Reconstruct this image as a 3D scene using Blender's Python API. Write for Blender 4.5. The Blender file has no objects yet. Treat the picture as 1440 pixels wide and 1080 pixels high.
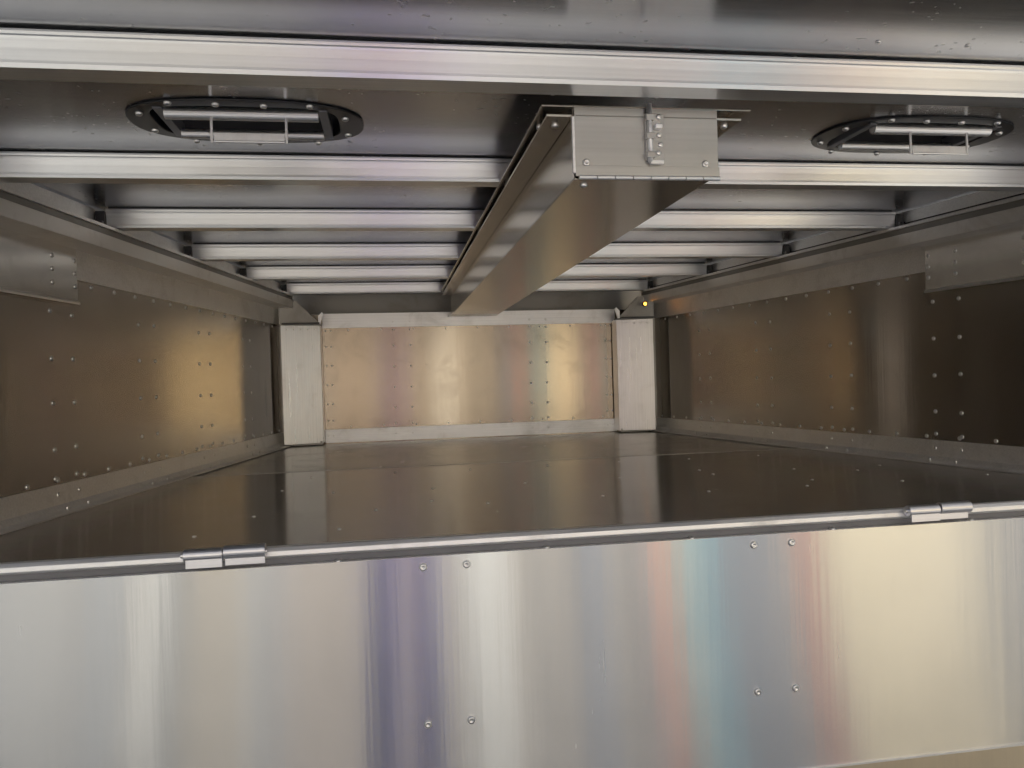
import bpy, bmesh, math, random
from mathutils import Matrix, Vector
random.seed(4)
C = bpy.context.scene
COL = C.collection

# ------------------------------------------------------------ camera
cam_d = bpy.data.cameras.new('camera'); cam = bpy.data.objects.new('camera', cam_d)
COL.objects.link(cam); C.camera = cam
cam_d.sensor_width = 36; cam_d.lens = 36 * 1082 / 1440
cam_d.clip_start = 0.01; cam_d.clip_end = 500
R_ = Vector((0.988, -0.154, -0.030)); D_ = Vector((-0.031, -0.004, -1.0)); F_ = Vector((0.154, 0.988, -0.008))
F_.normalize(); R_ = (R_ - F_ * R_.dot(F_)).normalized(); U_ = R_.cross(F_).normalized()
M = Matrix((R_, U_, -F_)).transposed().to_4x4()
cam.matrix_world = M

# ------------------------------------------------------------ sky, sun, exposure
SUN_EL, SUN_AZ = math.radians(49), math.radians(20)      # azimuth from +Y towards +X
w = bpy.data.worlds.new('World'); C.world = w; w.use_nodes = True
nt = w.node_tree; bg = nt.nodes['Background']
sky = nt.nodes.new('ShaderNodeTexSky'); sky.sky_type = 'NISHITA'; sky.sun_disc = False
sky.sun_elevation = SUN_EL; sky.sun_rotation = SUN_AZ
nt.links.new(sky.outputs[0], bg.inputs[0]); bg.inputs[1].default_value = 0.09
sl = bpy.data.lights.new('sun', 'SUN'); sl.energy = 5.0; sl.angle = math.radians(0.5); sl.color = (1, .965, .91)
so = bpy.data.objects.new('sun', sl); COL.objects.link(so)
to_sun = Vector((math.sin(SUN_AZ) * math.cos(SUN_EL), math.cos(SUN_AZ) * math.cos(SUN_EL), math.sin(SUN_EL)))
so.rotation_euler = (-to_sun).to_track_quat('-Z', 'Y').to_euler(); so.location = (0, 0, 8)
C.view_settings.view_transform = 'Standard'; C.view_settings.look = 'None'
C.view_settings.gamma = 1; C.view_settings.use_curve_mapping = False
C.view_settings.exposure = 1.0
C.render.engine = 'CYCLES'
C.cycles.max_bounces = 14; C.cycles.glossy_bounces = 12; C.cycles.diffuse_bounces = 4
C.cycles.caustics_reflective = True; C.cycles.blur_glossy = 0.0
C.cycles.sample_clamp_indirect = 6

# ------------------------------------------------------------ materials
def metal(name, col, rough, aniso=0.0, tan=(0, 0, 1), brush=None, brush_amt=.05, dirt=0.0, dirt_col=(.16, .12, .08),
          wave=0.0, wave_scale=1.6, speck=0.0, metallic=1.0, spots=0.0, stretch=None, streaks=0.0):
    """aluminium: anisotropic along tan, brushed along axis `brush`, with dirt film, waviness and small specks"""
    m = bpy.data.materials.new(name); m.use_nodes = True
    nt = m.node_tree; N = nt.nodes; L = nt.links; b = N['Principled BSDF']
    b.inputs['Metallic'].default_value = metallic
    b.inputs['Anisotropic'].default_value = aniso
    tc = N.new('ShaderNodeTexCoord')
    if aniso:
        t = N.new('ShaderNodeCombineXYZ')
        for i in range(3): t.inputs[i].default_value = tan[i] or .004
        L.new(t.outputs[0], b.inputs['Tangent'])
    def noise(scale, vec=None, detail=3, rough_=.55, dist=0):
        n = N.new('ShaderNodeTexNoise'); n.inputs['Scale'].default_value = scale
        n.inputs['Detail'].default_value = detail; n.inputs['Roughness'].default_value = rough_
        n.inputs['Distortion'].default_value = dist
        if vec:
            mp = N.new('ShaderNodeMapping'); mp.inputs['Scale'].default_value = vec
            L.new(tc.outputs['Object'], mp.inputs[0]); L.new(mp.outputs[0], n.inputs['Vector'])
        else: L.new(tc.outputs['Object'], n.inputs['Vector'])
        return n
    def rng(src, a, b_, c, d):
        r = N.new('ShaderNodeMapRange'); r.inputs[1].default_value = a; r.inputs[2].default_value = b_
        r.inputs[3].default_value = c; r.inputs[4].default_value = d; L.new(src, r.inputs[0]); return r.outputs[0]
    def mul(x, y):
        q = N.new('ShaderNodeMath'); q.operation = 'MULTIPLY'; L.new(x, q.inputs[0]); L.new(y, q.inputs[1]); return q.outputs[0]
    def add(x, y):
        q = N.new('ShaderNodeMath'); q.operation = 'ADD'; L.new(x, q.inputs[0]); L.new(y, q.inputs[1]); return q.outputs[0]
    big = noise(3.2, detail=5, rough_=.6, dist=.4)
    val = rng(big.outputs[0], .25, .75, .93, 1.05)
    ro = rng(big.outputs[0], .3, .7, rough * .94, rough * 1.08)
    if brush is not None:
        sc = [160, 160, 160]; sc[brush] = 2.2
        bn = noise(1.0, tuple(sc), detail=2)
        val = mul(val, rng(bn.outputs[0], .3, .7, 1 - brush_amt, 1 + brush_amt))
        ro = mul(ro, rng(bn.outputs[0], .3, .7, 1 - brush_amt * 2, 1 + brush_amt * 2))
    mix = N.new('ShaderNodeMix'); mix.data_type = 'RGBA'; mix.blend_type = 'MULTIPLY'; mix.inputs[0].default_value = 1
    mix.inputs[6].default_value = (*col, 1); L.new(val, mix.inputs[7]); out = mix.outputs[2]
    if dirt or speck:
        f = None
        if dirt:
            dn = noise(5.0, detail=8, rough_=.7, dist=.6)
            f = rng(dn.outputs[0], .52, .78, 0, dirt)
        if speck:
            sn = noise(95, detail=2, rough_=.6); gate = noise(6, detail=3)
            s = mul(rng(sn.outputs[0], .66, .70, 0, speck), rng(gate.outputs[0], .45, .6, 0, 1))
            if f is None: f = s
            else: f = add(f, s)
        mx = N.new('ShaderNodeMix'); mx.data_type = 'RGBA'; L.new(f, mx.inputs[0])
        L.new(out, mx.inputs[6]); mx.inputs[7].default_value = (*dirt_col, 1); out = mx.outputs[2]
        ro = add(ro, mul(f, rng(f, 0, 1, .35, .35)))
        mt = N.new('ShaderNodeMapRange'); L.new(f, mt.inputs[0])
        mt.inputs[1].default_value = 0; mt.inputs[2].default_value = 1; mt.inputs[3].default_value = metallic; mt.inputs[4].default_value = .3
        L.new(mt.outputs[0], b.inputs['Metallic'])
    if spots:      # pale droplets / scuffs
        vo = noise(70, detail=1); g = noise(4.0, detail=3)
        s = mul(rng(vo.outputs[0], .70, .74, 0, spots), rng(g.outputs[0], .45, .6, 0, 1))
        mx = N.new('ShaderNodeMix'); mx.data_type = 'RGBA'; L.new(s, mx.inputs[0])
        L.new(out, mx.inputs[6]); mx.inputs[7].default_value = (.75, .74, .72, 1); out = mx.outputs[2]
        ro = add(ro, mul(s, rng(s, 0, 1, .5, .5)))
    L.new(out, b.inputs['Base Color']); L.new(ro, b.inputs['Roughness'])
    if wave:
        wn = noise(wave_scale, detail=2, rough_=.4)
        bp = N.new('ShaderNodeBump'); bp.inputs['Strength'].default_value = 1; bp.inputs['Distance'].default_value = wave
        L.new(wn.outputs[0], bp.inputs['Height']); L.new(bp.outputs[0], b.inputs['Normal'])
    if streaks:    # fine upright rolling marks that break reflections into irregular streaks
        sn2 = noise(1.0, (26, 26, .7), detail=4, rough_=.6)
        b2 = N.new('ShaderNodeBump'); b2.inputs['Strength'].default_value = 1; b2.inputs['Distance'].default_value = streaks
        L.new(sn2.outputs[0], b2.inputs['Height'])
        if wave: L.new(bp.outputs[0], b2.inputs['Normal'])
        L.new(b2.outputs[0], b.inputs['Normal']); bp = b2
    if stretch:    # strongly directional brushed finish
        gl = N.new('ShaderNodeBsdfAnisotropic'); gl.inputs['Anisotropy'].default_value = -stretch
        L.new(out, gl.inputs['Color']); L.new(ro, gl.inputs['Roughness']); L.new(t.outputs[0], gl.inputs['Tangent'])
        if wave or streaks: L.new(bp.outputs[0], gl.inputs['Normal'])
        L.new(gl.outputs[0], N['Material Output'].inputs['Surface'])
    return m

def plain(name, col, rough=.6, metallic=0.0, var=.12, scale=6, emit=None):
    m = bpy.data.materials.new(name); m.use_nodes = True
    nt = m.node_tree; N = nt.nodes; L = nt.links; b = N['Principled BSDF']
    tc = N.new('ShaderNodeTexCoord'); n = N.new('ShaderNodeTexNoise'); n.inputs['Scale'].default_value = scale
    n.inputs['Detail'].default_value = 6; L.new(tc.outputs['Object'], n.inputs['Vector'])
    r = N.new('ShaderNodeMapRange'); r.inputs[1].default_value = .3; r.inputs[2].default_value = .7
    r.inputs[3].default_value = 1 - var; r.inputs[4].default_value = 1 + var; L.new(n.outputs[0], r.inputs[0])
    mx = N.new('ShaderNodeMix'); mx.data_type = 'RGBA'; mx.blend_type = 'MULTIPLY'; mx.inputs[0].default_value = 1
    mx.inputs[6].default_value = (*col, 1); L.new(r.outputs[0], mx.inputs[7]); L.new(mx.outputs[2], b.inputs['Base Color'])
    b.inputs['Roughness'].default_value = rough; b.inputs['Metallic'].default_value = metallic
    if emit:
        b.inputs['Emission Color'].default_value = (*emit[0], 1); b.inputs['Emission Strength'].default_value = emit[1]
    return m

Z, Y_, X_ = (0, 0, 1), (0, 1, 0), (1, 0, 0)
M_flap = metal('brushed_flap_aluminium', (.73, .73, .725), .25, 1.0, Z, brush=2, brush_amt=.02, wave=.0026, wave_scale=1.4, stretch=.80, streaks=.00022)
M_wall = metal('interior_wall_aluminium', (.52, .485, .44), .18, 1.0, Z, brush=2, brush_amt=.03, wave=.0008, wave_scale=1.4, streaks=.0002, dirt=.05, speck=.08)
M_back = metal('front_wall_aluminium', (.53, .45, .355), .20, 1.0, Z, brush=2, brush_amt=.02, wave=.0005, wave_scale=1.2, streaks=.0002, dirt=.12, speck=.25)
M_floor = metal('floor_aluminium', (.60, .58, .56), .17, 1.0, Y_, brush=0, brush_amt=.03, dirt=.06, speck=.3)
M_floor2 = metal('rear_floor_aluminium', (.80, .77, .72), .22, 1.0, Y_, brush=0, brush_amt=.06, dirt=.25, speck=.5)
M_deck = metal('deck_sheet', (.52, .525, .55), .21, .6, Y_, brush=0, brush_amt=.05, spots=.6)
M_rib = metal('extruded_aluminium', (.91, .92, .93), .34, .8, Z, brush=0, brush_amt=.05)
M_trim = metal('mill_trim_aluminium', (.93, .925, .92), .50, .3, Z, brush=0, brush_amt=.06, dirt=.3, dirt_col=(.3, .27, .22))
M_rail = metal('rail_aluminium', (.86, .845, .82), .46, .3, Z, dirt=.4, dirt_col=(.33, .27, .2))
M_post = metal('post_aluminium', (.74, .73, .71), .32, .8, Z, brush=2, brush_amt=.08, dirt=.3, dirt_col=(.35, .31, .25))
M_chan = metal('channel_aluminium', (.66, .62, .56), .22, .9, Y_, brush=1, brush_amt=.02, speck=.1)
M_plate = metal('end_plate_aluminium', (.54, .53, .51), .36, .5, Z, brush=0, brush_amt=.04, dirt=.45, dirt_col=(.38, .35, .30))
M_rivet = metal('rivet_steel', (.85, .84, .82), .28)
M_hinge = metal('hinge_aluminium', (.74, .74, .77), .36, brush=0, brush_amt=.06)
M_gusset = metal('cover_plate_aluminium', (.97, .96, .93), .22, .9, Y_, brush=1, brush_amt=.03, dirt=.1)
M_chrome = metal('bright_rod', (.97, .97, .97), .45)
M_black = plain('black_coating', (.012, .012, .013), .35, 0, .3, 20)
M_blackrough = plain('black_pan', (.02, .02, .022), .5, 0, .3, 20)
M_grey = plain('grey_paint', (.16, .16, .17), .45, .3)
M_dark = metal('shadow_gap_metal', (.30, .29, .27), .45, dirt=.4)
M_ground = plain('concrete_yard', (.30, .29, .268), .9, 0, .12, 1.2)

# ------------------------------------------------------------ helpers
def bx(bm, x0, x1, y0, y1, z0, z1, f=None):
    vs = []
    for z in (z0, z1):
        for (x, y) in ((x0, y0), (x1, y0), (x1, y1), (x0, y1)):
            p = (x, y, z)
            vs.append(bm.verts.new(f(*p) if f else p))
    for q in ((0, 3, 2, 1), (4, 5, 6, 7), (0, 1, 5, 4), (1, 2, 6, 5), (2, 3, 7, 6), (3, 0, 4, 7)):
        bm.faces.new([vs[i] for i in q])
def prism(bm, pts, a, b, f):
    """pts: closed 2-D outline; f(u, v, t) -> 3-D; swept from t=a to t=b"""
    A = [bm.verts.new(f(u, v, a)) for u, v in pts]; B = [bm.verts.new(f(u, v, b)) for u, v in pts]
    n = len(pts)
    bm.faces.new(A[::-1]); bm.faces.new(B)
    for i in range(n): bm.faces.new((A[i], A[(i + 1) % n], B[(i + 1) % n], B[i]))
def tube(bm, p, q, r, n=20):
    p, q = Vector(p), Vector(q); d = q - p
    mt = Matrix.Translation((p + q) / 2) @ d.to_track_quat('Z', 'Y').to_matrix().to_4x4()
    bmesh.ops.create_cone(bm, cap_ends=True, segments=n, radius1=r, radius2=r, depth=d.length, matrix=mt)
def obj(name, bm, mat, parent=None, bevel=0.0, smooth=False):
    bmesh.ops.recalc_face_normals(bm, faces=bm.faces)
    me = bpy.data.meshes.new(name); bm.to_mesh(me); bm.free()
    me.materials.append(mat)
    o = bpy.data.objects.new(name, me); COL.objects.link(o)
    if parent: o.parent = parent
    if smooth:
        for p in me.polygons: p.use_smooth = True
    if bevel:
        b = o.modifiers.new('bevel', 'BEVEL'); b.width = bevel; b.segments = 2; b.limit_method = 'ANGLE'
    return o
def box_obj(name, dims, mat, parent=None, bevel=0.0, f=None):
    bm = bmesh.new(); bx(bm, *dims, f=f); return obj(name, bm, mat, parent, bevel)
def thing(name, label, cat, loc=(0, 0, 0), group=None):
    o = bpy.data.objects.new(name, None); COL.objects.link(o); o.empty_display_size = .1
    o.location = loc; return tag(o, label, cat, group)
def tag(o, label, cat, group=None):
    o['label'] = label; o['category'] = cat
    if group: o['group'] = group
    return o
def copy_tree(o, parent=None):
    c = o.copy(); COL.objects.link(c)
    if parent: c.parent = parent
    for ch in list(o.children): copy_tree(ch, c)
    return c

# pop rivet: shallow dome with a dimple in its crown
def rivet_mesh(name, r=.0068, h=.003, hole=True):
    bm = bmesh.new(); prof = [(r, 0), (r * .96, h * .45), (r * .75, h * .85), (r * .42, h)]
    prof += [(r * .30, h * .55), (0, h * .5)] if hole else [(0, h * 1.1)]
    n = 14; rings = []
    for rr, hh in prof:
        if rr == 0: rings.append([bm.verts.new((0, 0, hh))])
        else: rings.append([bm.verts.new((rr * math.cos(2 * math.pi * k / n), rr * math.sin(2 * math.pi * k / n), hh)) for k in range(n)])
    for a, b in zip(rings, rings[1:]):
        for k in range(n):
            if len(b) == 1: bm.faces.new((a[k], a[(k + 1) % n], b[0]))
            else: bm.faces.new((a[k], a[(k + 1) % n], b[(k + 1) % n], b[k]))
    me = bpy.data.meshes.new(name); bm.to_mesh(me); bm.free(); me.materials.append(M_rivet)
    for p in me.polygons: p.use_smooth = True
    return me
RIV = rivet_mesh('rivet', .0074, .0036); RIVL = rivet_mesh('rivet_large', .0085, .0042); RIVS = rivet_mesh('rivet_small', .0052, .0028, False); BOLT = rivet_mesh('bolt', .0075, .006, False)
def rivet(parent, p, normal, me=None, name='rivet'):
    o = bpy.data.objects.new(name, me or RIV); COL.objects.link(o); o.parent = parent
    o.rotation_euler = Vector(normal).to_track_quat('Z', 'Y').to_euler()
    o.location = Vector(p) - parent.matrix_basis.translation if parent.type == 'EMPTY' else p
    return o

# ------------------------------------------------------------ shared dimensions (metres, camera at the origin)
FL, RB, DK = -.342, .500, .562           # floor, rib undersides, underside of the deck
CX = .48                                  # centre line of the compartment
def P(s, y, o, z):                        # point near a tapering side wall: s=-1 left, +1 right, o = distance inwards
    if s < 0: return (-.61 + o - .16 * (4.45 - y), y, z)
    return (1.57 - o + .16 * (4.45 - y), y, z)
def wb(bm, s, y0, y1, o0, o1, z0, z1): bx(bm, o0, o1, y0, y1, z0, z1, f=lambda o, y, z: P(s, y, o, z))

# ------------------------------------------------------------ setting
bm = bmesh.new(); bx(bm, -120, 120, -120, 120, -1.5, -1.3)
g = obj('ground', bm, M_ground); g['kind'] = 'structure'

SEAM = 3.09
bm = bmesh.new()
def fx(s, y): return P(s, y, -.01, 0)[0]
A = [bm.verts.new(p) for p in ((fx(-1, 1.625), 1.625, FL), (fx(1, 1.625), 1.625, FL), (fx(1, SEAM), SEAM, FL), (fx(-1, SEAM), SEAM, FL))]
B = [bm.verts.new((v.co.x, v.co.y, FL - .004)) for v in A]
bm.faces.new(A); bm.faces.new(B[::-1])
for i in range(4): bm.faces.new((A[i], A[(i + 1) % 4], B[(i + 1) % 4], B[i]))
floor = obj('floor', bm, M_floor); floor['kind'] = 'structure'
bm = bmesh.new()
A = [bm.verts.new(p) for p in ((fx(-1, SEAM - .03), SEAM - .03, FL - .005), (fx(1, SEAM - .03), SEAM - .03, FL - .005), (fx(1, 4.6), 4.6, FL - .005), (fx(-1, 4.6), 4.6, FL - .005))]
bm.faces.new(A); obj('rear_sheet', bm, M_floor2, floor)
bm = bmesh.new(); bx(bm, fx(-1, SEAM) + .08, fx(1, SEAM) - .08, SEAM - .002, SEAM + .006, FL - .004, FL + .0012); obj('sheet_joint', bm, M_dark, floor)
for i in range(19): rivet(floor, (-.86 + i * .157, 1.655, FL), Z, RIV)
for (y, x0, n, dx) in ((2.10, -.36, 8, .31), (2.45, -.20, 7, .31), (2.90, -.30, 7, .29), (1.86, -.45, 2, .31)):
    for i in range(n): rivet(floor, (x0 + i * dx + random.uniform(-.012, .012), y + random.uniform(-.02, .02), FL), Z, RIVS)
for (x, y) in ((-.36, 2.56), (.10, 2.19), (1.27, 2.2), (1.52, 2.35), (1.05, 2.55)): rivet(floor, (x, y, FL), Z, RIVS)

# deck above, with two openings for the oval fittings
FIT = [(-.283, 1.705), (1.267, 1.705)]
xs = [-2.2, FIT[0][0] - .19, FIT[0][0] + .19, FIT[1][0] - .19, FIT[1][0] + .19, 3.2]
ys = [.62, 1.705 - .10, 1.705 + .10, 5.1]
bm = bmesh.new(); V = [[bm.verts.new((x, y, DK)) for x in xs] for y in ys]
for j in range(3):
    for i in range(5):
        if j == 1 and i in (1, 3): continue
        bm.faces.new((V[j][i], V[j + 1][i], V[j + 1][i + 1], V[j][i + 1]))
ceil = obj('ceiling', bm, M_deck); ceil['kind'] = 'structure'
if ceil.data.polygons[0].normal.z > 0: ceil.data.flip_normals()
bm = bmesh.new(); bx(bm, -2.2, 3.2, .62, 5.2, DK + .12, DK + .15); obj('top_skin', bm, M_grey, ceil)
for i in range(9): rivet(ceil, (-.20 + i * .0 + random.uniform(-.6, 2.0), random.choice((1.22, 1.5)), DK), (0, 0, -1), RIVS)

# ------------------------------------------------------------ ceiling ribs
RIBY = [.66, 1.290, 1.945, 2.540, 3.165, 3.765, 4.395]
rib_words = ['first wide extruded aluminium rib, overhead nearest the open flap and mostly above the picture',
             'widest bright aluminium rib crossing the picture in front of the black oval fittings',
             'bright aluminium rib crossing just behind the two black oval ceiling fittings',
             'second bright aluminium rib behind the black oval fittings, its ends meeting the side rails',
             'aluminium rib third in line in front of the back wall, behind the oval fittings',
             'narrow looking aluminium rib second from the back wall',
             'last and smallest looking aluminium rib, just in front of the back wall']
def rib_prof():
    z0, z1 = RB, DK - .0045
    p = [(-.0016, z0), (-.0036, z0 + .0065), (-.0008, z0 + .0075), (0, z0 + .012), (.0006, z0 + .03),
            (0, z1 - .014), (-.001, z1 - .0105), (-.0038, z1 - .009), (-.004, z1 - .0045), (-.001, z1 - .0030), (.0, z1), (.060, z1), (.060, z0)]
    return [(u + (-.14 * (v - z0) if u < .02 else -.010), v) for u, v in p]     # the face leans forward at its top
for i, y in enumerate(RIBY):
    e = .062
    if y < 1.7: xl, xr = -1.75, 2.75
    else: xl, xr = P(-1, y, e, 0)[0], P(1, y, e, 0)[0]
    t = thing('ceiling_rib', rib_words[i], 'rib', (CX, y, RB), 'aluminium ribs across the ceiling')
    if y < .9: t['label'] = 'aluminium rib overhead in front of the picture, above and behind the viewer'
    bm = bmesh.new(); prism(bm, rib_prof(), xl - CX, xr - CX, lambda u, v, tt: (tt, u, v - RB)); obj('profile', bm, M_rib, t)
    bm = bmesh.new(); bx(bm, xl - CX + .002, xr - CX - .002, .008, .040, DK - .0045 - RB, DK - RB - .0005); obj('dark_gap_filler', bm, M_black, t)  # black filler colours the gap above the rib dark, in place of shade
    if y > 1.7:
        for s, x in ((-1, xl), (1, xr)):
            bm = bmesh.new(); x0 = x - CX
            bx(bm, min(x0 + s * .002, x0 + s * .030), max(x0 + s * .002, x0 + s * .030), -.012, .045, -.012, .050)
            bx(bm, min(x0 + s * .004, x0 + s * .022), max(x0 + s * .004, x0 + s * .022), -.03, -.012, -.012, .018)
            obj('end_block', bm, M_black, t, .002)  # black blocks filling the gaps at the rib ends

# ------------------------------------------------------------ side walls with their plates and rivets
for s, sd in ((-1, 'left'), (1, 'right')):
    wl = thing('side_wall', 'riveted aluminium wall on the %s, %s' % (sd, 'with the warm bright patch next to the far post' if s < 0 else 'dark and bluish towards the near end with one pale upright streak'),
               'wall panel', P(s, 3, 0, FL), 'side walls of the compartment')
    org = Vector(P(s, 3, 0, FL))
    def part(name, dims, mat, bev=0.0, ss=s, oo=org, ww=None):
        bm = bmesh.new(); wb(bm, ss, *dims)
        bmesh.ops.translate(bm, verts=bm.verts, vec=-oo)
        return obj(name, bm, mat, ww or wl, bev)
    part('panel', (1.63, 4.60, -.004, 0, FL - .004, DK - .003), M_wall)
    part('upper_strip', (2.470, 4.50, .0005, .006, .332, .440), M_trim, .001)
    part('top_plate', (1.63, 4.50, .0005, .03, .488, DK - .004), M_trim, .001)
    part('top_seam', (1.63, 4.50, .0005, .034, .512, .516), M_black)
    gp = part('cover_plate', (1.63, 2.468, .0005, .010, .258, .440), M_gusset, .001)
    bm = bmesh.new()
    pl = [(.0105, .258), (.016, .256), (.0165, .262), (.0105, .268)]
    prism(bm, pl, 1.63, 2.468, lambda u, v, tt: Vector(P(s, tt, u, v)) - org); obj('lip', bm, M_rib, gp)
    # base angle: upright leg, cove and floor leg
    bm = bmesh.new()
    pb = [(.0005, FL + .001), (.0005, FL + .078), (.005, FL + .078), (.008, FL + .022), (.022, FL + .007), (.060, FL + .005), (.060, FL + .001)]
    prism(bm, pb, 1.64, 4.44, lambda u, v, tt: Vector(P(s, tt, u, v)) - org); obj('base_angle', bm, M_trim, wl)
    nrm = (1, -.16, 0) if s < 0 else (-1, -.16, 0)
    def rv(y, z, off=.0005, me=None):
        o = bpy.data.objects.new('rivet', me or RIV); COL.objects.link(o); o.parent = wl
        o.rotation_euler = Vector(nrm).to_track_quat('Z', 'Y').to_euler()
        o.location = Vector(P(s, y, off, z)) - org
    for ya, yb in ((2.345, 2.450), (2.848, 2.963), (3.352, 3.462), (3.858, 3.957)):
        for z in (.226, .096, -.034, -.163, -.245):
            rv(ya, z + random.uniform(-.003, .003)); rv(yb, z + random.uniform(-.003, .003))
        for yy in (ya, yb): rv(yy, FL + .050, .006); rv(yy, FL + .012, .030)
    for y in (2.10, 2.345, 2.455):
        for k in range(3): rv(y, .385 - k * .038, .0105)
    y = 2.56
    while y < 4.35: rv(y, .318); y += .135
    y = 1.95
    while y < 4.4: rv(y, FL + .090); y += .135
    # rail under the ceiling
    o0 = Vector(P(s, 3, .1, .42))
    rl = thing('side_rail', 'long aluminium rail with a dark underside running along the top of the %s wall' % sd, 'rail', o0, 'rails along the side walls')
    bm = bmesh.new(); prism(bm, [(.0065, .421), (.0065, .446), (.008, .464), (.100, .464), (.100, .421)], 1.45, 4.40, lambda u, v, tt: Vector(P(s, tt, u, v)) - o0)
    obj('rail_body', bm, M_rail, rl, .0015)
    bm = bmesh.new(); prism(bm, [(.012, .4645), (.012, .486), (.088, .486), (.088, .4645)], 1.45, 4.40, lambda u, v, tt: Vector(P(s, tt, u, v)) - o0)
    obj('rail_ledge', bm, M_dark, rl)
    bm = bmesh.new(); prism(bm, [(.012, .4865), (.012, .4965), (.094, .4965), (.094, .4865)], 1.45, 4.40, lambda u, v, tt: Vector(P(s, tt, u, v)) - o0)
    obj('rail_lip', bm, M_trim, rl, .001)

# ------------------------------------------------------------ back wall
bw = thing('back_wall', 'riveted aluminium wall at the far end between the two pale corner posts', 'wall panel', (CX, 4.52, FL))
def bpart(name, dims, mat, bev=0):
    bm = bmesh.new(); bx(bm, *dims); bmesh.ops.translate(bm, verts=bm.verts, vec=-Vector((CX, 4.52, FL))); return obj(name, bm, mat, bw, bev)
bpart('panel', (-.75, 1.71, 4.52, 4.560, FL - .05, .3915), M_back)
bpart('upper_strip', (-.385, 1.345, 4.510, 4.5195, .315, .398), M_trim, .001)
bpart('base_strip', (-.385, 1.345, 4.510, 4.5195, FL, FL + .077), M_trim, .001)
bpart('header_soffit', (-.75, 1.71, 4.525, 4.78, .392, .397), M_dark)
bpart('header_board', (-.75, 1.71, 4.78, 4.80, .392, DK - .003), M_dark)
nb = 0
for x in (.015, .112, .820, .918):
    for z in (.345, .300, .209, .088, -.033, -.152, -.243, -.300): rivet(bw, (x, 4.5195 if -.26 < z < .31 else 4.5095, z), (0, -1, 0), RIV if x > .5 else RIVS)
for x in (-.366, -.338, 1.285, 1.315):
    for z in (.300, .209, .10, -.010, -.12, -.215, -.300): rivet(bw, (x, 4.5195 if -.26 < z < .31 else 4.5095, z), (0, -1, 0), RIVS)
for k in range(9):
    x = -.24 + k * .187
    rivet(bw, (x, 4.5195, .303), (0, -1, 0), RIVS); rivet(bw, (x, 4.5195, -.252), (0, -1, 0), RIVS)

# ------------------------------------------------------------ corner posts
for s in (-1, 1):
    cx = CX + (.946 if s > 0 else -.968)
    t = thing('corner_post', 'pale aluminium post standing in the far %s corner' % ('left' if s < 0 else 'right'), 'post', (cx, 4.38, FL), 'corner posts beside the back wall')
    def f(x, y, z, s=s, cx=cx): return (s * x, y, z)
    bm = bmesh.new()
    # face turned slightly towards the middle; x measured outwards from the post's centre
    pp = [(-.102, .128), (-.102, .035), (.106, -.020), (.106, .128)]
    prism(bm, pp, .010, .668, lambda u, v, tt, s=s: (s * u, v, tt)); obj('shaft', bm, M_post, t, .002)
    bm = bmesh.new(); bx(bm, -.09, .095, .03, .12, .001, .0215); obj('foot_gap', bm, M_dark, t)  # dark block drawn for the dark gap under the post
    for k in range(5): 
        o = rivet(t, (0, 0, 0), (0, -1, 0), RIVS); u = -.075 + k * .037; o.location = (s * u, .008 - .2644 * u - .0008, .645)
    bm = bmesh.new(); bx(bm, .107, .172 if s > 0 else .150, .06, .063, .001, .76, f=lambda x, y, z, s=s: (s * x, y, z)); obj('slot_fill_plate', bm, M_dark, t)  # plate added to close the slot; dark tone stands for the wall's dark reflection
    # dark triangular gusset over the post
    bm = bmesh.new(); prism(bm, [(-.105, .672), (.115, .672), (.115, .80), (.02, .80)], -.012, .0, lambda u, v, tt, s=s: (s * u, tt, v)); obj('gusset', bm, M_dark, t)
    bm = bmesh.new(); prism(bm, [(-.108, .672), (-.098, .672), (-.098, .715), (-.118, .735), (-.125, .728)], -.03, -.013, lambda u, v, tt, s=s: (s * u, tt, v)); obj('gusset_tab', bm, M_trim, t)
    bm = bmesh.new(); bx(bm, -.095, .105, -.05, .1, .669, .678); obj('cap_strip', bm, M_black, t)

# ------------------------------------------------------------ amber lamp in the far corner
la = thing('marker_lamp', 'tiny lit amber lamp glowing above the far right post', 'lamp', (1.467, 4.30, .407))
bm = bmesh.new(); tube(bm, (0, .0, 0), (0, .02, 0), .014); obj('housing', bm, M_black, la)
bm = bmesh.new(); bmesh.ops.create_uvsphere(bm, u_segments=16, v_segments=8, radius=.0095, matrix=Matrix.Translation((0, -.001, 0)) @ Matrix.Scale(.6, 4, (0, 1, 0)))
obj('lens', bm, plain('amber_lens', (.9, .35, .03), .3, 0, .02, 5, ((1, .36, .04), 4)), la, smooth=True)

# ------------------------------------------------------------ centre channel under the ribs
ch = thing('ceiling_channel', 'boxed aluminium channel with a latched end plate hung under the ribs down the middle', 'channel', (.48, 1.385, .366))
def cpart(name, dims, mat, par=None, bev=0.0):
    bm = bmesh.new(); bx(bm, *dims); bmesh.ops.translate(bm, verts=bm.verts, vec=-Vector((.48, 1.385, .366))); return obj(name, bm, mat, par or ch, bev)
cpart('flange', (.286, .693, 1.384, 4.36, .4955, .4990), M_chan, bev=.0008)
cpart('web', (.345, .348, 1.392, 4.36, .3665, .4950), M_chan)
cpart('web', (.606, .609, 1.392, 4.36, .3665, .4950), M_chan)
cpart('bottom_sheet', (.3455, .6085, 1.390, 4.36, .3635, .3662), M_chan, bev=.0006)
cpart('mounting_strip', (.296, .344, 1.390, 4.36, .479, .4835), M_chan, bev=.0008)
cpart('mounting_strip', (.610, .676, 1.390, 4.36, .479, .4835), M_chan, bev=.0008)
cpart('end_tab', (.335, .62, 4.361, 4.508, .368, .372), M_trim)
ep = cpart('end_plate', (.3455, .6230, 1.380, 1.3835, .368, .4945), M_plate, bev=.0008)
cpart('fold', (.3450, .6235, 1.3770, 1.3795, .3665, .386), M_plate, ep, .0006)
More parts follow.
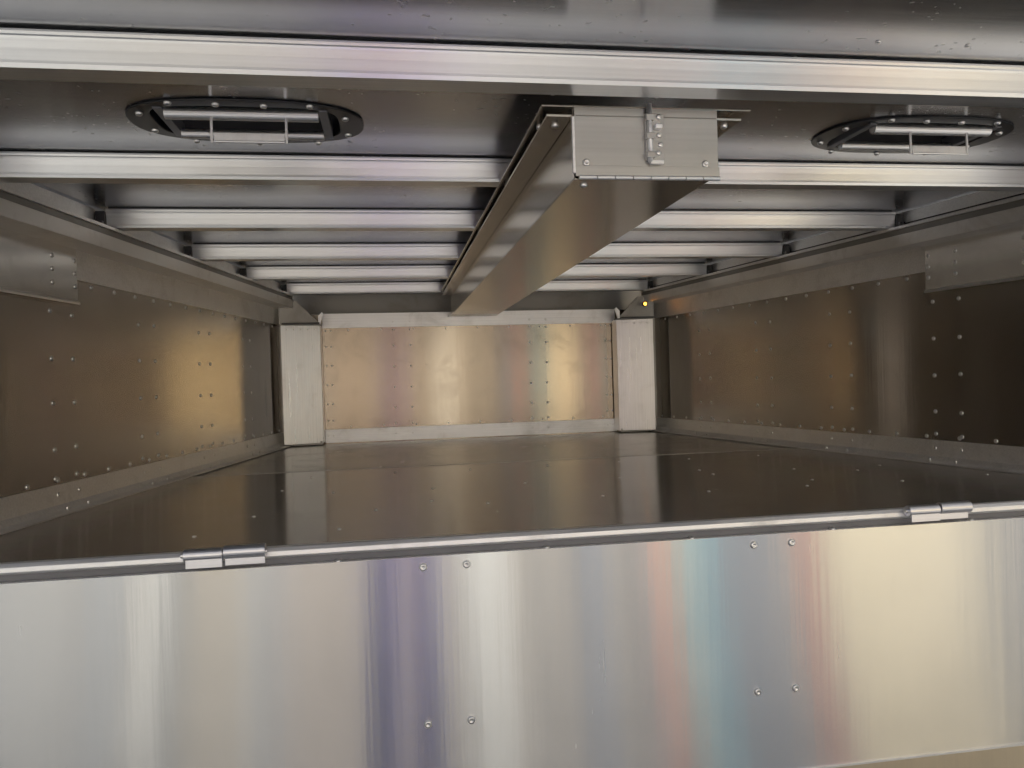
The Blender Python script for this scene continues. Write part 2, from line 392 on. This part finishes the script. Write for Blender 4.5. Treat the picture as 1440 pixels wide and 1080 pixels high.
cpart('side_lip', (.3400, .3450, 1.376, 1.3835, .372, .476), M_trim, ep, .0008)
cpart('fold_line', (.3480, .6200, 1.3786, 1.3798, .4775, .4790), M_dark, ep)
# piano hinge along the lower edge
o_ = Vector((.48, 1.385, .366)); n = 8; Lh = (.6235 - .350) / n
for k in range(n):
    bm = bmesh.new(); tube(bm, Vector((.350 + k * Lh + .0008, 1.376, .3640)) - o_, Vector((.350 + (k + 1) * Lh - .0008, 1.376, .3640)) - o_, .0042, 14)
    obj('hinge_knuckle', bm, M_rib, ch, smooth=False)
# latch: back plate, sliding bolt, keeper and screws
lt = cpart('latch', (.4790, .5150, 1.3740, 1.3795, .396, .4830), M_plate, bev=.001)
bm = bmesh.new(); tube(bm, Vector((.4860, 1.3700, .392)) - o_, Vector((.4860, 1.3700, .500)) - o_, .0048); obj('slide_bolt', bm, M_trim, lt, smooth=True)
for z in (.405, .440, .474): cpart('keeper', (.4780, .4940, 1.3640, 1.3735, z - .006, z + .006), M_plate, lt, .0015)
cpart('thumb_piece', (.4940, .5080, 1.3600, 1.3735, .452, .461), M_chrome, lt, .002)
cpart('catch', (.4850, .5110, 1.3660, 1.3735, .388, .3950), M_trim, lt, .001)
for (x, z) in ((.505, .477), (.505, .443), (.507, .425), (.503, .410)): rivet(lt, (0, 0, 0), (0, -1, 0), RIVS, 'screw').location = Vector((x, 1.3738, z)) - o_
for (x, z) in ((.366, .392), (.597, .392)): rivet(ch, (x, 1.3798, z), (0, -1, 0), RIV)
for (x, y, z) in ((.322, 1.437, .479), (.305, 1.50, .4955), (.655, 1.422, .479), (.310, 1.96, .4955), (.372, 1.428, .3635), (.310, 2.6, .4955)):
    rivet(ch, (x, y, z), (0, 0, -1), BOLT, 'bolt')

# ------------------------------------------------------------ black oval fittings in the deck
def superellipse(a, b, n, k=48):
    r = []
    for i in range(k):
        t = 2 * math.pi * i / k; c, s = math.cos(t), math.sin(t)
        r.append((a * math.copysign(abs(c) ** (2 / n), c), b * math.copysign(abs(s) ** (2 / n), s)))
    return r
def make_fit(x, y, label):
    t = thing('ceiling_fitting', label, 'ceiling fitting', (x, y, DK), 'black oval fittings in the ceiling')
    out = superellipse(.240, .137, 2.5); inn = superellipse(.188, .100, 4)
    bm = bmesh.new(); zs = (-.0005, -.0045)
    ro = [[bm.verts.new((u, v, z)) for u, v in out] for z in zs]; ri = [[bm.verts.new((u, v, z)) for u, v in inn] for z in zs]
    k = len(out)
    for i in range(k):
        j = (i + 1) % k
        bm.faces.new((ro[1][i], ro[1][j], ri[1][j], ri[1][i])); bm.faces.new((ro[0][i], ri[0][i], ri[0][j], ro[0][j]))
        bm.faces.new((ro[0][i], ro[0][j], ro[1][j], ro[1][i])); bm.faces.new((ri[0][i], ri[1][i], ri[1][j], ri[0][j]))
    obj('flange', bm, M_black, t, .002)
    bm = bmesh.new(); q = superellipse(.194, .106, 4)
    a = [bm.verts.new((u, v, -.0004)) for u, v in q]; b = [bm.verts.new((u * .93, v * .86, .075)) for u, v in q]
    for i in range(k): bm.faces.new((a[i], a[(i + 1) % k], b[(i + 1) % k], b[i]))
    bm.faces.new(b); obj('recess', bm, M_blackrough, t)
    for sx in (-1, 1):
        bm = bmesh.new(); bx(bm, sx * .160 - .009, sx * .160 + .009, -.092, .086, -.008, .020); obj('end_bracket', bm, M_grey, t, .0015)
    for yy, r in ((-.072, .0125), (.058, .0100)):
        bm = bmesh.new(); tube(bm, (-.150, yy, -.010), (.150, yy, -.010), r); obj('rod', bm, M_chrome, t, smooth=False)
    for xx in (-.060, .086):
        bm = bmesh.new(); bx(bm, xx - .0025, xx + .0025, -.0815, -.078, -.070, -.008); obj('strap', bm, M_chrome, t, .0008)
    bm = bmesh.new(); bx(bm, -.056, .082, -.0805, -.0785, -.066, -.050); obj('handle_plate', bm, M_trim, t, .0006)
    bm = bmesh.new(); tube(bm, (-.056, -.080, -.068), (.082, -.080, -.068), .0028); obj('handle_bar', bm, M_chrome, t)
    for (u, v) in ((-.205, -.052), (-.205, .055), (-.133, -.117), (-.044, -.115), (.047, -.112), (.137, -.115), (.203, -.045), (.203, .062), (-.135, .124), (.0, .134), (.132, .124)):
        o = bpy.data.objects.new('bolt', BOLT); COL.objects.link(o); o.parent = t; o.location = (u, v, -.0045); o.rotation_euler = (math.pi, 0, 0)
    return t
t0 = make_fit(*FIT[0], 'black oval ceiling fitting with bright rods, on the left of the hanging centre channel')
t1 = copy_tree(t0); t1.location.x = FIT[1][0]; t1['label'] = 'black oval ceiling fitting with bright rods, on the right of the hanging centre channel'

# ------------------------------------------------------------ sill, hinges and flap
sill = thing('door_sill', 'bright aluminium sill bar with a dark channel along the floor edge', 'sill', (CX, 1.60, FL))
so_ = Vector((CX, 1.60, FL))
bm = bmesh.new()
def sweepx(u, v, t): return Vector((t, u, v)) - so_
nose = [(1.640, FL - .003), (1.640, FL + .004), (1.628, FL + .010), (1.614, FL + .016), (1.604, FL + .015), (1.597, FL + .008), (1.596, FL - .001), (1.602, FL - .006), (1.625, FL - .006)]
prism(bm, nose, -1.9, 3.0, sweepx); obj('nosing', bm, M_trim, sill, .001)
bm = bmesh.new(); bx(bm, -1.9, 3.0, 1.615, 1.635, -.375, FL - .0065, f=lambda *p: Vector(p) - so_); obj('channel_web', bm, M_grey, sill)

flap = thing('fold_down_flap', 'large brushed aluminium flap hanging from two hinges in the foreground', 'door flap', (CX, 1.60, -.365))
fo = Vector((CX, 1.60, -.365))
bm = bmesh.new(); bx(bm, -1.75, 2.75, 1.600, 1.606, -.897, -.364, f=lambda *p: Vector(p) - fo)
obj('face_sheet', bm, M_flap, flap, .0012)
bm = bmesh.new(); bx(bm, -1.75, 2.75, 1.6065, 1.6135, -.380, -.3640, f=lambda *p: Vector(p) - fo); obj('top_edge', bm, M_trim, flap, .001)
bm = bmesh.new(); bx(bm, -1.75, 2.75, 1.5970, 1.5995, -.8990, -.8950, f=lambda *p: Vector(p) - fo); obj('bottom_edge', bm, M_trim, flap)
for x in (.052, .142, .780, .870):
    for z in (-.386, -.712): rivet(flap, (x, 1.5995, z), (0, -1, 0), RIVL)
for x in (-.12, .315, .64, .975, 1.325): rivet(flap, (x, 1.6095, -.364), (0, 0, 1), RIV)

for nm, x0, xm, x1, wd in (('left', -.412, -.338, -.258, 'toward the left end of the sill bar'), ('right', 1.145, 1.222, 1.301, 'toward the right end of the sill bar')):
    h = thing('flap_hinge', 'bright two-knuckle aluminium hinge %s above the flap' % wd, 'hinge', (xm, 1.585, -.335), 'hinges of the flap')
    ho = Vector((xm, 1.585, -.335))
    zc1 = -.3290; zc2 = -.3265
    bm = bmesh.new(); tube(bm, (x0 - xm, 0, zc1 - ho.z), (-.0012, 0, zc1 - ho.z), .0125, 24); obj('knuckle', bm, M_hinge, h, .0008)
    bm = bmesh.new(); tube(bm, (.0012, -.001, zc2 - ho.z), (x1 - xm, -.001, zc2 - ho.z), .0130, 24); obj('knuckle', bm, M_hinge, h, .0008)
    bm = bmesh.new(); tube(bm, (x0 - xm - .006, 0, zc1 - ho.z), (x1 - xm + .003, 0, zc1 - ho.z), .005); obj('pin', bm, M_rivet, h)
    bm = bmesh.new(); bx(bm, x0 - xm + .004, -.0015, -.010, -.006, -.0185, .006); obj('leaf', bm, M_hinge, h, .0008)
    bm = bmesh.new(); bx(bm, .0015, x1 - xm - .002, .0, .0045, -.0185, .006); obj('leaf', bm, M_hinge, h, .0008)

sk = tag(box_obj('lower_skirt', (-1.75, 2.75, 1.622, 1.628, -1.20, -.80), metal('skirt_aluminium', (.72, .64, .50), .40, .6, Z, brush=2, brush_amt=.02), bevel=.001), 'sheet metal skirt showing below the flap in the lower right corner', 'skirt panel')

# ------------------------------------------------------------ unseen yard objects added behind the viewer to colour the reflections
bd = thing('reflection_backdrop', 'long cream backdrop wall with coloured upright strips, added behind the viewer to be mirrored in the flap', 'backdrop', (0, -5.5, -1.3))  # backdrop wall invented to reflect in the metal
def ep_(name, x0, x1, z1, col, y=0.0, z0=0.0, d=.1, rough=.7):
    x0 *= .777; x1 *= .777
    bm = bmesh.new(); bx(bm, x0, x1, y - d, y, z0, z1); return obj(name, bm, plain(name + '_paint', col, rough, 0, .08, 1.5), bd)
ep_('wall', -22, 22, 5.2, (.50, .435, .35), -.1, d=6)
ep_('roof', -22.4, 22.4, 5.5, (.25, .25, .26), .15, 5.2, 6.6)
for (x0, x1, z1, col, nm) in ((-14, -7.2, 4.2, (.36, .39, .42), 'door'), (-7.0, -4.2, 4.2, (.40, .43, .45), 'door'), (-4.1, -3.3, 3.6, (.48, .47, .43), 'door'), (-3.2, -2.85, 4.4, (.42, .44, .44), 'panel'),
                          (-2.70, -2.46, 4.6, (.97, .94, .84), 'pale_strip'), (-2.44, -2.24, 3.8, (.22, .23, .22), 'panel'), (-2.2, -1.62, 3.4, (.50, .43, .32), 'door'), (-1.59, -1.52, 4.6, (.92, .88, .78), 'pale_strip'),
                          (-1.50, -1.30, 4.0, (.36, .37, .36), 'panel'), (-1.25, -1.20, 4.6, (.92, .85, .80), 'pale_strip'), (-1.15, -.5, 3.2, (.50, .42, .34), 'door'),
                          (.75, 1.25, 4.6, (.90, .87, .78), 'pale_strip'), (1.55, 1.62, 4.0, (.40, .40, .38), 'panel'), (2.05, 2.35, 4.0, (.26, .29, .34), 'panel'), (2.72, 2.86, 3.8, (.30, .33, .38), 'panel'),
                          (2.90, 3.55, 4.6, (.98, .84, .58), 'pale_strip'), (3.6, 4.5, 3.8, (.20, .22, .25), 'door'), (5.0, 7.4, 4.2, (.98, .82, .52), 'door')):
    ep_(nm, x0 / .777, x1 / .777, z1, col, .06)  # upright strips placed and coloured for the bands reflected in the metal

def capsule_post(x, y, h, r, label, col):  # red posts added to put red streaks in the flap
    bm = bmesh.new(); tube(bm, (0, 0, 0), (0, 0, h), r, 28)
    bmesh.ops.create_uvsphere(bm, u_segments=28, v_segments=12, radius=r, matrix=Matrix.Translation((0, 0, h)))
    t = thing('reflection_post', label, 'reflection_post', (x, y, -1.3), 'red posts added for their reflections')
    obj('post', bm, plain('red_paint', col, .4), t, smooth=True)
    bm = bmesh.new(); tube(bm, (0, 0, 0), (0, 0, .02), r * 1.8, 28); obj('foot_plate', bm, M_grey, t)
def fence(x, col, label):  # unseen dark screens added to darken what the side walls reflect
    t = thing('side_screen', label, 'fence', (x, -2, -1.3))
    bm = bmesh.new(); bx(bm, -.03, .03, -3.4, 5.5, .05, 3.2); obj('sheet', bm, plain('fence_paint', col, .7), t)
    for k in range(5):
        bm = bmesh.new(); bx(bm, -.05, .05, -3.45 + k * 2.2, -3.35 + k * 2.2, 0, 3.3); obj('post', bm, M_grey, t)
fence(7.6, (.06, .085, .16), 'dark blue screen on the right, added outside the picture to darken reflections')
fence(-5.6, (.055, .05, .045), 'dark brown screen on the left, added outside the picture to darken reflections')
capsule_post(1.86, -2.2, 1.2, .060, 'red post left of the teal box, added behind the viewer for its reflection', (.85, .13, .09))
capsule_post(2.98, -2.2, 1.2, .065, 'red post standing apart right of the teal box, added behind the viewer for its reflection', (.85, .16, .12))
lk = thing('teal_reflection_box', 'low teal box added behind the viewer to be mirrored in the flap', 'reflection_box', (2.17, -2.4, -1.3))  # teal box added for the teal band in the flap
bm = bmesh.new(); bx(bm, -.17, .17, -.25, .2, .08, 1.25); obj('cabinet', bm, plain('teal_paint', (.13, .36, .44), .45), lk, .01)
bm = bmesh.new(); bx(bm, -.15, .15, .2, .212, .12, 1.21); obj('door', bm, plain('teal_door_paint', (.15, .42, .51), .4), lk, .004)
bm = bmesh.new(); bx(bm, .10, .12, .212, .235, .55, .70); obj('handle', bm, M_chrome, lk, .003)
for sx in (-.14, .14):
    bm = bmesh.new(); bx(bm, sx - .02, sx + .02, -.2, .15, 0, .08); obj('leg', bm, M_grey, lk)

# the photographer: seen only as the blurred blue streak in the flap
pr = thing('person', 'person in blue jeans and a violet blue shirt holding a phone, behind the viewer', 'person', (0.02, -.50, -1.3))
def skin(name, verts, edges, mat, root=0, sub=2):
    me = bpy.data.meshes.new(name); me.from_pydata([v[:3] for v in verts], edges, []); me.materials.append(mat)
    o = bpy.data.objects.new(name, me); COL.objects.link(o); o.parent = pr
    md = o.modifiers.new('skin', 'SKIN'); md.use_smooth_shade = True
    for i, v in enumerate(verts):
        sv = me.skin_vertices[0].data[i]; sv.radius = (v[3], v[4] if len(v) > 4 else v[3]); sv.use_root = (i == root)
    ss = o.modifiers.new('sub', 'SUBSURF'); ss.levels = sub; ss.render_levels = sub
    return o
M_skin = plain('skin_tone', (.55, .33, .24), .5, 0, .04); M_jean = plain('blue_denim', (.14, .27, .80), .85, 0, .15, 30)
M_shirt = plain('violet_shirt', (.28, .27, .78), .8, 0, .1, 20); M_hair = plain('dark_hair', (.04, .03, .02), .5); M_shoe = plain('dark_shoe', (.03, .03, .03), .5)
def limbs(sc):      # one continuous figure: pelvis, torso, neck, head, arms, legs
    v = [(0, 0, .90, .135 * sc, .10 * sc), (0, 0, 1.08, .125 * sc, .09 * sc), (0, .01, 1.28, .15 * sc, .105 * sc), (0, 0, 1.385, .075, .06), (0, .01, 1.45, .05, .05), (0, .025, 1.53, .07, .085), (0, .02, 1.60, .072, .09)]
    e = [(0, 1), (1, 2), (2, 3), (3, 4), (4, 5), (5, 6)]
    for s_ in (-1, 1):
        n = len(v)
        v += [(s_ * .17, 0, 1.35, .055 * sc), (s_ * .22, .06, 1.14, .045 * sc), (s_ * .13, .26, 1.24, .036), (s_ * .07, .34, 1.29, .028, .02)]
        e += [(2, n), (n, n + 1), (n + 1, n + 2), (n + 2, n + 3)]
        n = len(v)
        v += [(s_ * .09, 0, .82, .09 * sc), (s_ * .10, .01, .47, .062 * sc), (s_ * .11, -.01, .09, .042 * sc), (s_ * .12, .11, .04, .038, .03)]
        e += [(0, n), (n, n + 1), (n + 1, n + 2), (n + 2, n + 3)]
    return v, e
v, e = limbs(1.0); skin('body', v, e, M_skin)
v, e = limbs(1.14); T = [v[k] for k in (0, 1, 2)] + [v[7], v[8], v[15], v[16]]
skin('shirt', T, [(0, 1), (1, 2), (2, 3), (3, 4), (2, 5), (5, 6)], M_shirt)
J = [(0, 0, .93, .15, .112), v[11], v[12], v[13], v[19], v[20], v[21]]
skin('jeans', J, [(0, 1), (1, 2), (2, 3), (0, 4), (4, 5), (5, 6)], M_jean)
skin('hair', [(0, -.01, 1.56, .078, .085), (0, -.005, 1.63, .08, .09), (0, .0, 1.67, .06, .07)], [(0, 1), (1, 2)], M_hair)
for s_ in (-1, 1):
    skin('shoe', [(s_ * .11, -.03, .045, .05, .04), (s_ * .12, .07, .04, .048, .038), (s_ * .125, .15, .035, .038, .03)], [(0, 1), (1, 2)], M_shoe)
    for k in range(4):
        skin('finger', [(s_ * .07, .345, 1.305 - k * .018, .009), (s_ * .055, .375, 1.306 - k * .018, .0085), (s_ * .04, .382, 1.306 - k * .018, .0075)], [(0, 1), (1, 2)], M_skin, sub=1)
ph = tag(box_obj('phone', (-.055, .095, -.135, -.127, -.035, .035), M_black, bevel=.003), 'black phone held sideways by the person behind the viewer', 'phone')
C.render.resolution_x = 1024; C.render.resolution_y = 768
